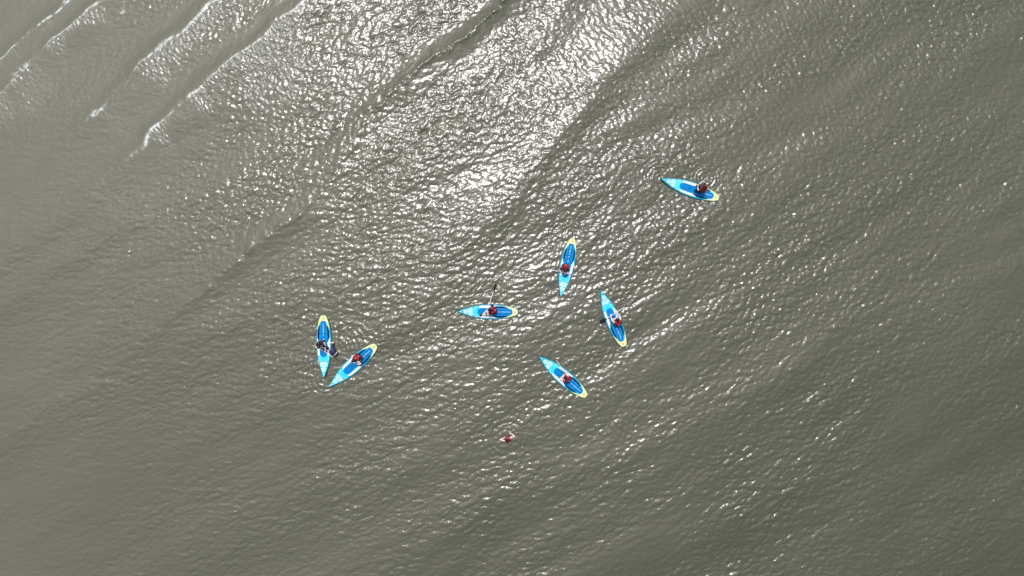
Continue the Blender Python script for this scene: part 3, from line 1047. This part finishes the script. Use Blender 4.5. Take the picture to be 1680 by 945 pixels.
# ------------------------------------------------------------------ PADDLES
def make_paddle():
    root = bpy.data.objects.new('paddle', None); link(root)
    L = 1.72
    V = []; F = []
    tube(V, F, [(x, 0, 0) for x in np.linspace(.02, L - .40, 10)], .0175, 12)
    mesh_obj('shaft', V, F, M['shaft'], root)
    V = []; F = []
    tube(V, F, [(.0, y, 0) for y in np.linspace(-.055, .055, 7)], .018, 10)
    tube(V, F, [(0, 0, 0), (.10, 0, 0)], .021, 10)
    mesh_obj('grip', V, F, M['black'], root)
    V = []; F = []
    prof = [(L - .46, .017, .017), (L - .41, .028, .014), (L - .36, .065, .010), (L - .28, .095, .008), (L - .16, .105, .007), (L - .06, .092, .006), (L - .015, .062, .005), (L, .025, .003)]
    for x, a, t in prof:
        for j in range(12):
            an = 2 * math.pi * j / 12
            V.append((x, a * math.cos(an), t * math.sin(an) + .012 * math.sin((x - L + .46) * 3)))
    for i in range(len(prof) - 1):
        for j in range(12):
            a = i * 12 + j; c = i * 12 + (j + 1) % 12
            F.append((a, c, c + 12, a + 12))
    F.append(tuple(range(12))[::-1]); F.append(tuple((len(prof) - 1) * 12 + j for j in range(12)))
    mesh_obj('blade', V, F, M['blade'], root)
    V = []; F = []
    tube(V, F, [(.62, 0, 0), (.70, 0, 0)], .0205, 10)
    mesh_obj('clamp', V, F, M['grey'], root)
    return root


# key: grip end, blade-side point (photo px, height above the water there), roll, label
PAD = {
    'A': ((1143.0, 306.0, .72), (1160.5, 291.0, .03), 60, 'white paddle dipped into the water by the rider in dark trousers'),
    'B': ((937.5, 450.5, .42), (908, 443.5, .10), 50, 'paddle laid across the lap of the long-haired rider, black blade just off the rail'),
    'C': ((797.0, 515.5, .55), (813.8, 465.5, .08), 62, 'paddle with white shaft and black blade reaching far out over open water'),
    'D': ((1027.8, 502.0, .78), (987.5, 527.5, .08), 8, 'paddle with straight white shaft slanting over its board, broad black blade flat on the water'),
    'E': ((513.0, 564.0, .50), (549.0, 588.0, .04), 55, 'paddle half hidden under the rider in black beside the navy person'),
    'F': ((592.5, 600.0, .50), (566.0, 588.0, .02), 70, 'paddle across the lap of the rider whose board points at another board'),
    'G': ((926.5, 612.0, .95), (915.0, 594.5, .16), 50, 'paddle held upright beside the board nearest the swimmer, black blade at the rail'),
}
pp = make_paddle()
PADM = {}
for i, (k, (a, c, roll, lab)) in enumerate(PAD.items()):
    if i == 0: o = pp
    else:
        o = pp.copy(); COL.objects.link(o)
        for ch in list(pp.children):
            c_ = ch.copy(); COL.objects.link(c_); c_.parent = o
    z0 = POSE[k]['z']
    A = P(a[0], a[1], a[2] + z0); B = P(c[0], c[1], c[2] + z0)
    d = (B - A).normalized()
    o.location = A
    q_ = d.to_track_quat('X', 'Z').to_matrix().to_4x4() @ Matrix.Rotation(math.radians(roll), 4, 'X')
    o.rotation_euler = q_.to_euler()
    tag(o, lab, 'paddle', 'paddles held by the riders')
    PADM[k] = (A, d)

# ------------------------------------------------------------------ riders
CROSS = dict(kneeL=(.32, .26, .17), ankleL=(.31, -.05, .07), toeL=(.25, -.17, .05),
             kneeR=(.32, -.26, .17), ankleR=(.22, .06, .07), toeR=(.15, .17, .05))
KNEEL = dict(kneeL=(.37, .16, .075), ankleL=(-.03, .13, .06), toeL=(-.14, .12, .03),
             kneeR=(.37, -.16, .075), ankleR=(-.03, -.13, .06), toeR=(-.14, -.12, .03), hipz=.21)
STRETCH = dict(kneeL=(.36, .16, .20), ankleL=(.66, .20, .07), toeL=(.80, .24, .10),
               kneeR=(.34, .02, .22), ankleR=(.60, .13, .07), toeR=(.74, .19, .10))
RG = 'riders sitting on the blue paddle boards'


def on_pad(k, t):
    A, d = PADM[k]
    return A + d * t


RID = {
    'A': dict(seat=(1151.5, 312.0), base=KNEEL, hands=(.10, .62), swap=True, trousers=True, legm='cloth_grey', shirt='cloth', sleeve=.9, hair='tail', lean=.18,
              label='rider in dark trousers and red life vest kneeling on the outlying board'),
    'B': dict(seat=(927.0, 436.5), base=CROSS, hands=(.35, .75), swap=False, shirt='cloth', sleeve=.7, hair='long', lean=.38,
              label='rider with long dark hair and red vest, sitting beside a faint ring of ripples'),
    'C': dict(seat=(811.5, 510.5), base=STRETCH, hands=(.16, .62), swap=True, shirt='cloth', sleeve=.8, hair='tail', shoes=True, lean=.40, slean=-.16,
              label='rider in red vest with bare legs stretched forward and black shoes'),
    'D': dict(seat=(1013.5, 531.5), base=CROSS, hands=(.62, 1.0), swap=True, skin='skin', lean=.44, eld=.1,
              label='short-haired rider in red vest seen from behind, holding a white paddle across the board'),
    'E': dict(seat=(527.5, 560.0), base=CROSS, hands=(.50, .85), swap=False, shirt='cloth', sleeve=.85, vest=False, hair='long', lean=.34, slean=.10,
              label='rider in a black top with no life vest, bare legs crossed, beside the navy person'),
    'F': dict(seat=(590.5, 584.0), base=CROSS, hands=(.22, .55), swap=False, hair='bun', lean=.40, eld=.2,
              label='bare-armed rider in red vest cross-legged beside the rider in black'),
    'G': dict(seat=(931.5, 622.0), base=CROSS, hands=(.12, .55), swap=True, lean=.36, eld=.2,
              label='bare-armed rider in red vest sitting on the board nearest the swimmer'),
}
for k, r in RID.items():
    ps = POSE[k]
    org = P(r['seat'][0], r['seat'][1], ps['deck'])
    # deck height right under the seat (the board pitches a little)
    loc = ps['M'].inverted() @ org
    org.z = (ps['M'] @ Vector((loc.x, loc.y, TH + .009))).z
    sp = dict(r['base']); sp.update({a: b_ for a, b_ in r.items() if a not in ('seat', 'base', 'hands', 'swap')})
    sp['org'] = org; sp['yaw'] = ps['yaw']; sp['grip'] = PADM[k][1]
    h1, h2 = on_pad(k, r['hands'][0]), on_pad(k, r['hands'][1])
    sp['handL'], sp['handR'] = (h1, h2) if r['swap'] else (h2, h1)
    # left hand is whichever point lies further to the rider's left
    lfv = Vector((-math.sin(ps['yaw']), math.cos(ps['yaw']), 0))
    if (sp['handL'] - sp['handR']).dot(lfv) < 0:
        sp['handL'], sp['handR'] = sp['handR'], sp['handL']
    sp['group'] = RG
    person(sp)

# swimmer floating upright in the vest
z0 = wz(*P(833, 717)[:2])
org = P(833.6, 719.6, z0 - .34)
yaw = math.radians(118)
HL = P(827.0, 718.5, z0 + .04); HR = P(838.5, 711.5, z0 + .04)
person(dict(org=org, yaw=yaw, hipz=.0, lean=.14, handL=HL, handR=HR, kneeL=(.25, .12, -.28), ankleL=(.05, .14, -.6), toeL=(.15, .14, -.68), eld=-.3,
            k=1.0, kneeR=(.2, -.12, -.3), ankleR=(0, -.14, -.62), toeR=(.1, -.14, -.7), hair='short', gaze=.2, nod=.15,
            label='swimmer in a red life vest alone in the water, arms spread, off any board'))
# person in navy hanging on the rail
ps = POSE['E']; z0 = ps['z']
a_ = P(552.0, 581.5, z0 + .02); b_ = P(538.5, 570.5, z0 + .1)
dirn = (b_ - a_); yaw = math.atan2(dirn.y, dirn.x)
org = Vector((a_.x, a_.y, z0 + .0))
person(dict(org=org, yaw=yaw, hipz=.0, lean=1.22, bulk=1.42, k=1.0, handL=P(538.5, 577.0, z0 + .14), handR=P(540.0, 563.5, z0 + .14), eld=.1,
            kneeL=(-.30, .12, -.22), ankleL=(-.55, .1, -.5), toeL=(-.65, .1, -.5), kneeR=(-.28, -.12, -.25), ankleR=(-.5, -.1, -.55), toeR=(-.6, -.1, -.6),
            vest=False, shirt='cloth_navy', sleeve=.9, hair='short', nod=.05, gaze=.1,
            label='person in a navy shirt half in the water, hanging onto a paddle board'))
